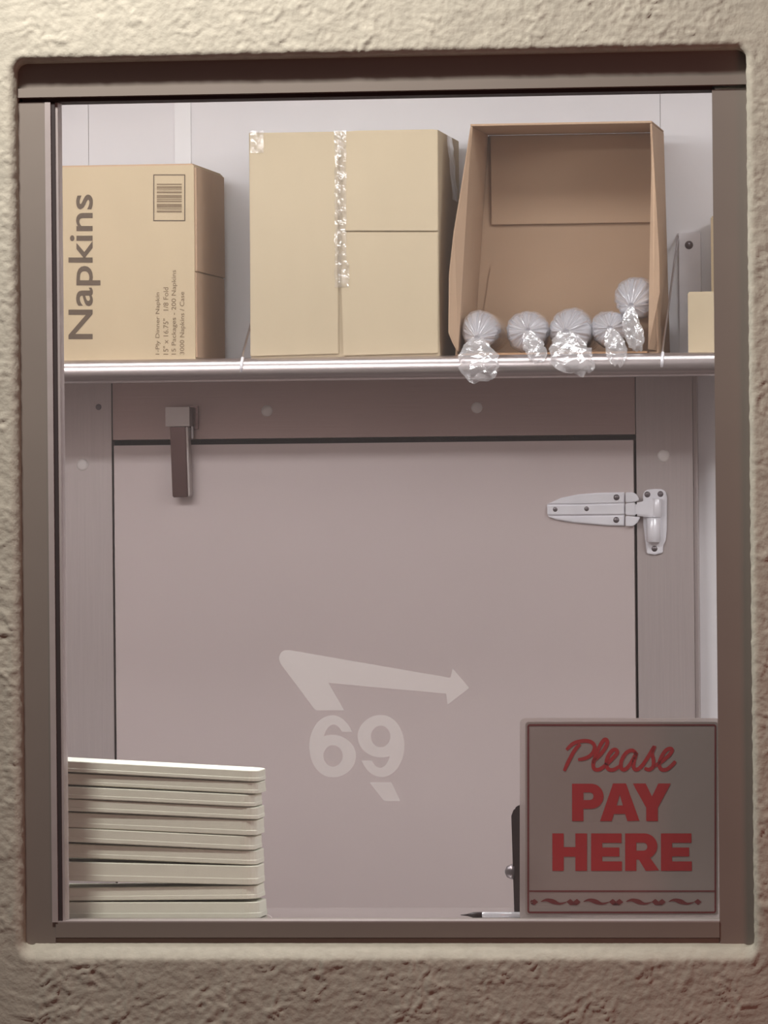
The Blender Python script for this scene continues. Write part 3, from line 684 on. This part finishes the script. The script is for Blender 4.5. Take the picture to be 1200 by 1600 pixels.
HERE = [
    [(237, 635), (288, 635), (288, 696), (340, 696), (340, 635), (392, 635), (392, 802), (340, 802), (340, 739), (288, 739), (288, 802), (237, 802)],
    letterE(410),
    [(562, 635), (648, 635)] + [(648 + 58 * math.sin(math.radians(a)), 692 - 57 * math.cos(math.radians(a))) for a in range(10, 150, 10)] + [(674, 744), (714, 800), (654, 802), (624, 752), (612, 752), (612, 802), (562, 802)],
    [(612, 676), (644, 676)] + [(644 + 17 * math.sin(math.radians(a)), 694 - 18 * math.cos(math.radians(a))) for a in range(15, 180, 15)] + [(644, 712), (612, 712)],
    letterE(722)]
flat('bold_lettering', [Q(p, o8, k8) for p in PAY], YT, M['red'], card)
flat('bold_lettering', [Q(p, o8, k8) for p in HERE], YT, M['red'], card)
orn = []
for j in range(4):
    x = 185 + j * 190
    orn.append(catmull([(x, 940), (x + 25, 926), (x + 60, 930), (x + 85, 944), (x + 118, 940), (x + 90, 953), (x + 55, 950), (x + 25, 938)], 4, True))
    for dx in (-28, 132):
        cx = x + dx
        if cx < 955: orn.append([(cx - 17, 940), (cx, 927), (cx + 17, 941), (cx, 955)])
orn.append([(138, 938), (146, 930), (150, 941), (142, 950)])
flat('ornament', [Q(p, o8, k8) for p in orn], YT, M['maroon'], card)

# card terminal half hidden behind the sign
yk = 0.19
q = W(830, 1438, yk)
kt = empty('card_terminal', (q.x, yk, ctz), 'dark card terminal standing upright behind the sign', 'card terminal')
zt_ = Z(1258, yk, 810)
prism('body', [W(798.5, 1275, yk), W(803, 1263, yk), W(812, 1257, yk), W(880, 1256, yk), W(884, 1437, yk), W(803.5, 1437, yk)], 0.03, M['black'], kt, 0.003)
q = W(799, 1362, yk + 0.012)
tube('side_knob', [(q.x + 0.006, yk + 0.012, q.z), (q.x, yk + 0.012, q.z), (q.x - 0.007, yk + 0.012, q.z), (q.x - 0.010, yk + 0.012, q.z)], [0.013, 0.012, 0.009, 0.003], M['screw'], kt, 16)
box('foot', W(806, 1437, yk).x, W(880, 1437, yk).x, yk - 0.004, yk + 0.06, ctz + 0.0002, ctz + 0.006, M['black'], kt, 0.002)

# pen lying on the counter
pr = 0.0046
q = W(720, 1434, 0.17)
pe = empty('pen', (q.x + 0.04, 0.17, ctz), 'clear ballpoint pen with a dark tip lying beside the sign', 'pen')
zc = ctz + pr
tube('barrel', [(q.x + 0.034, 0.17, zc), (q.x + 0.036, 0.17, zc), (q.x + 0.10, 0.174, zc)], [pr * 0.9, pr, pr], M['pen'], pe, 12)
tube('grip', [(q.x + 0.012, 0.1685, zc), (q.x + 0.020, 0.169, zc), (q.x + 0.034, 0.17, zc)], [0.0022, pr, pr], M['black'], pe, 12)
tube('tip', [(q.x, 0.168, zc), (q.x + 0.012, 0.1685, zc)], [0.0006, 0.002], M['black'], pe, 8)
# slip of paper curling at the foot of the trays
q = W(412, 1437, 0.139)
bm = bmesh.new(); g = []
for i in range(9):
    a = math.pi * i / 8; g.append([bm.verts.new((q.x + 0.004 - 0.010 * math.cos(a), yy, ctz + 0.0008 + 0.0065 * math.sin(a))) for yy in (0.134, 0.139)])
for a, b_ in zip(g, g[1:]): bm.faces.new((a[0], b_[0], b_[1], a[1]))
bmesh.ops.solidify(bm, geom=bm.faces[:], thickness=0.0005)
tag(finish('paper_curl', bm, M['paper'], origin=(q.x, 0.137, ctz)), 'small curl of white paper at the foot of the tray stack', 'paper')
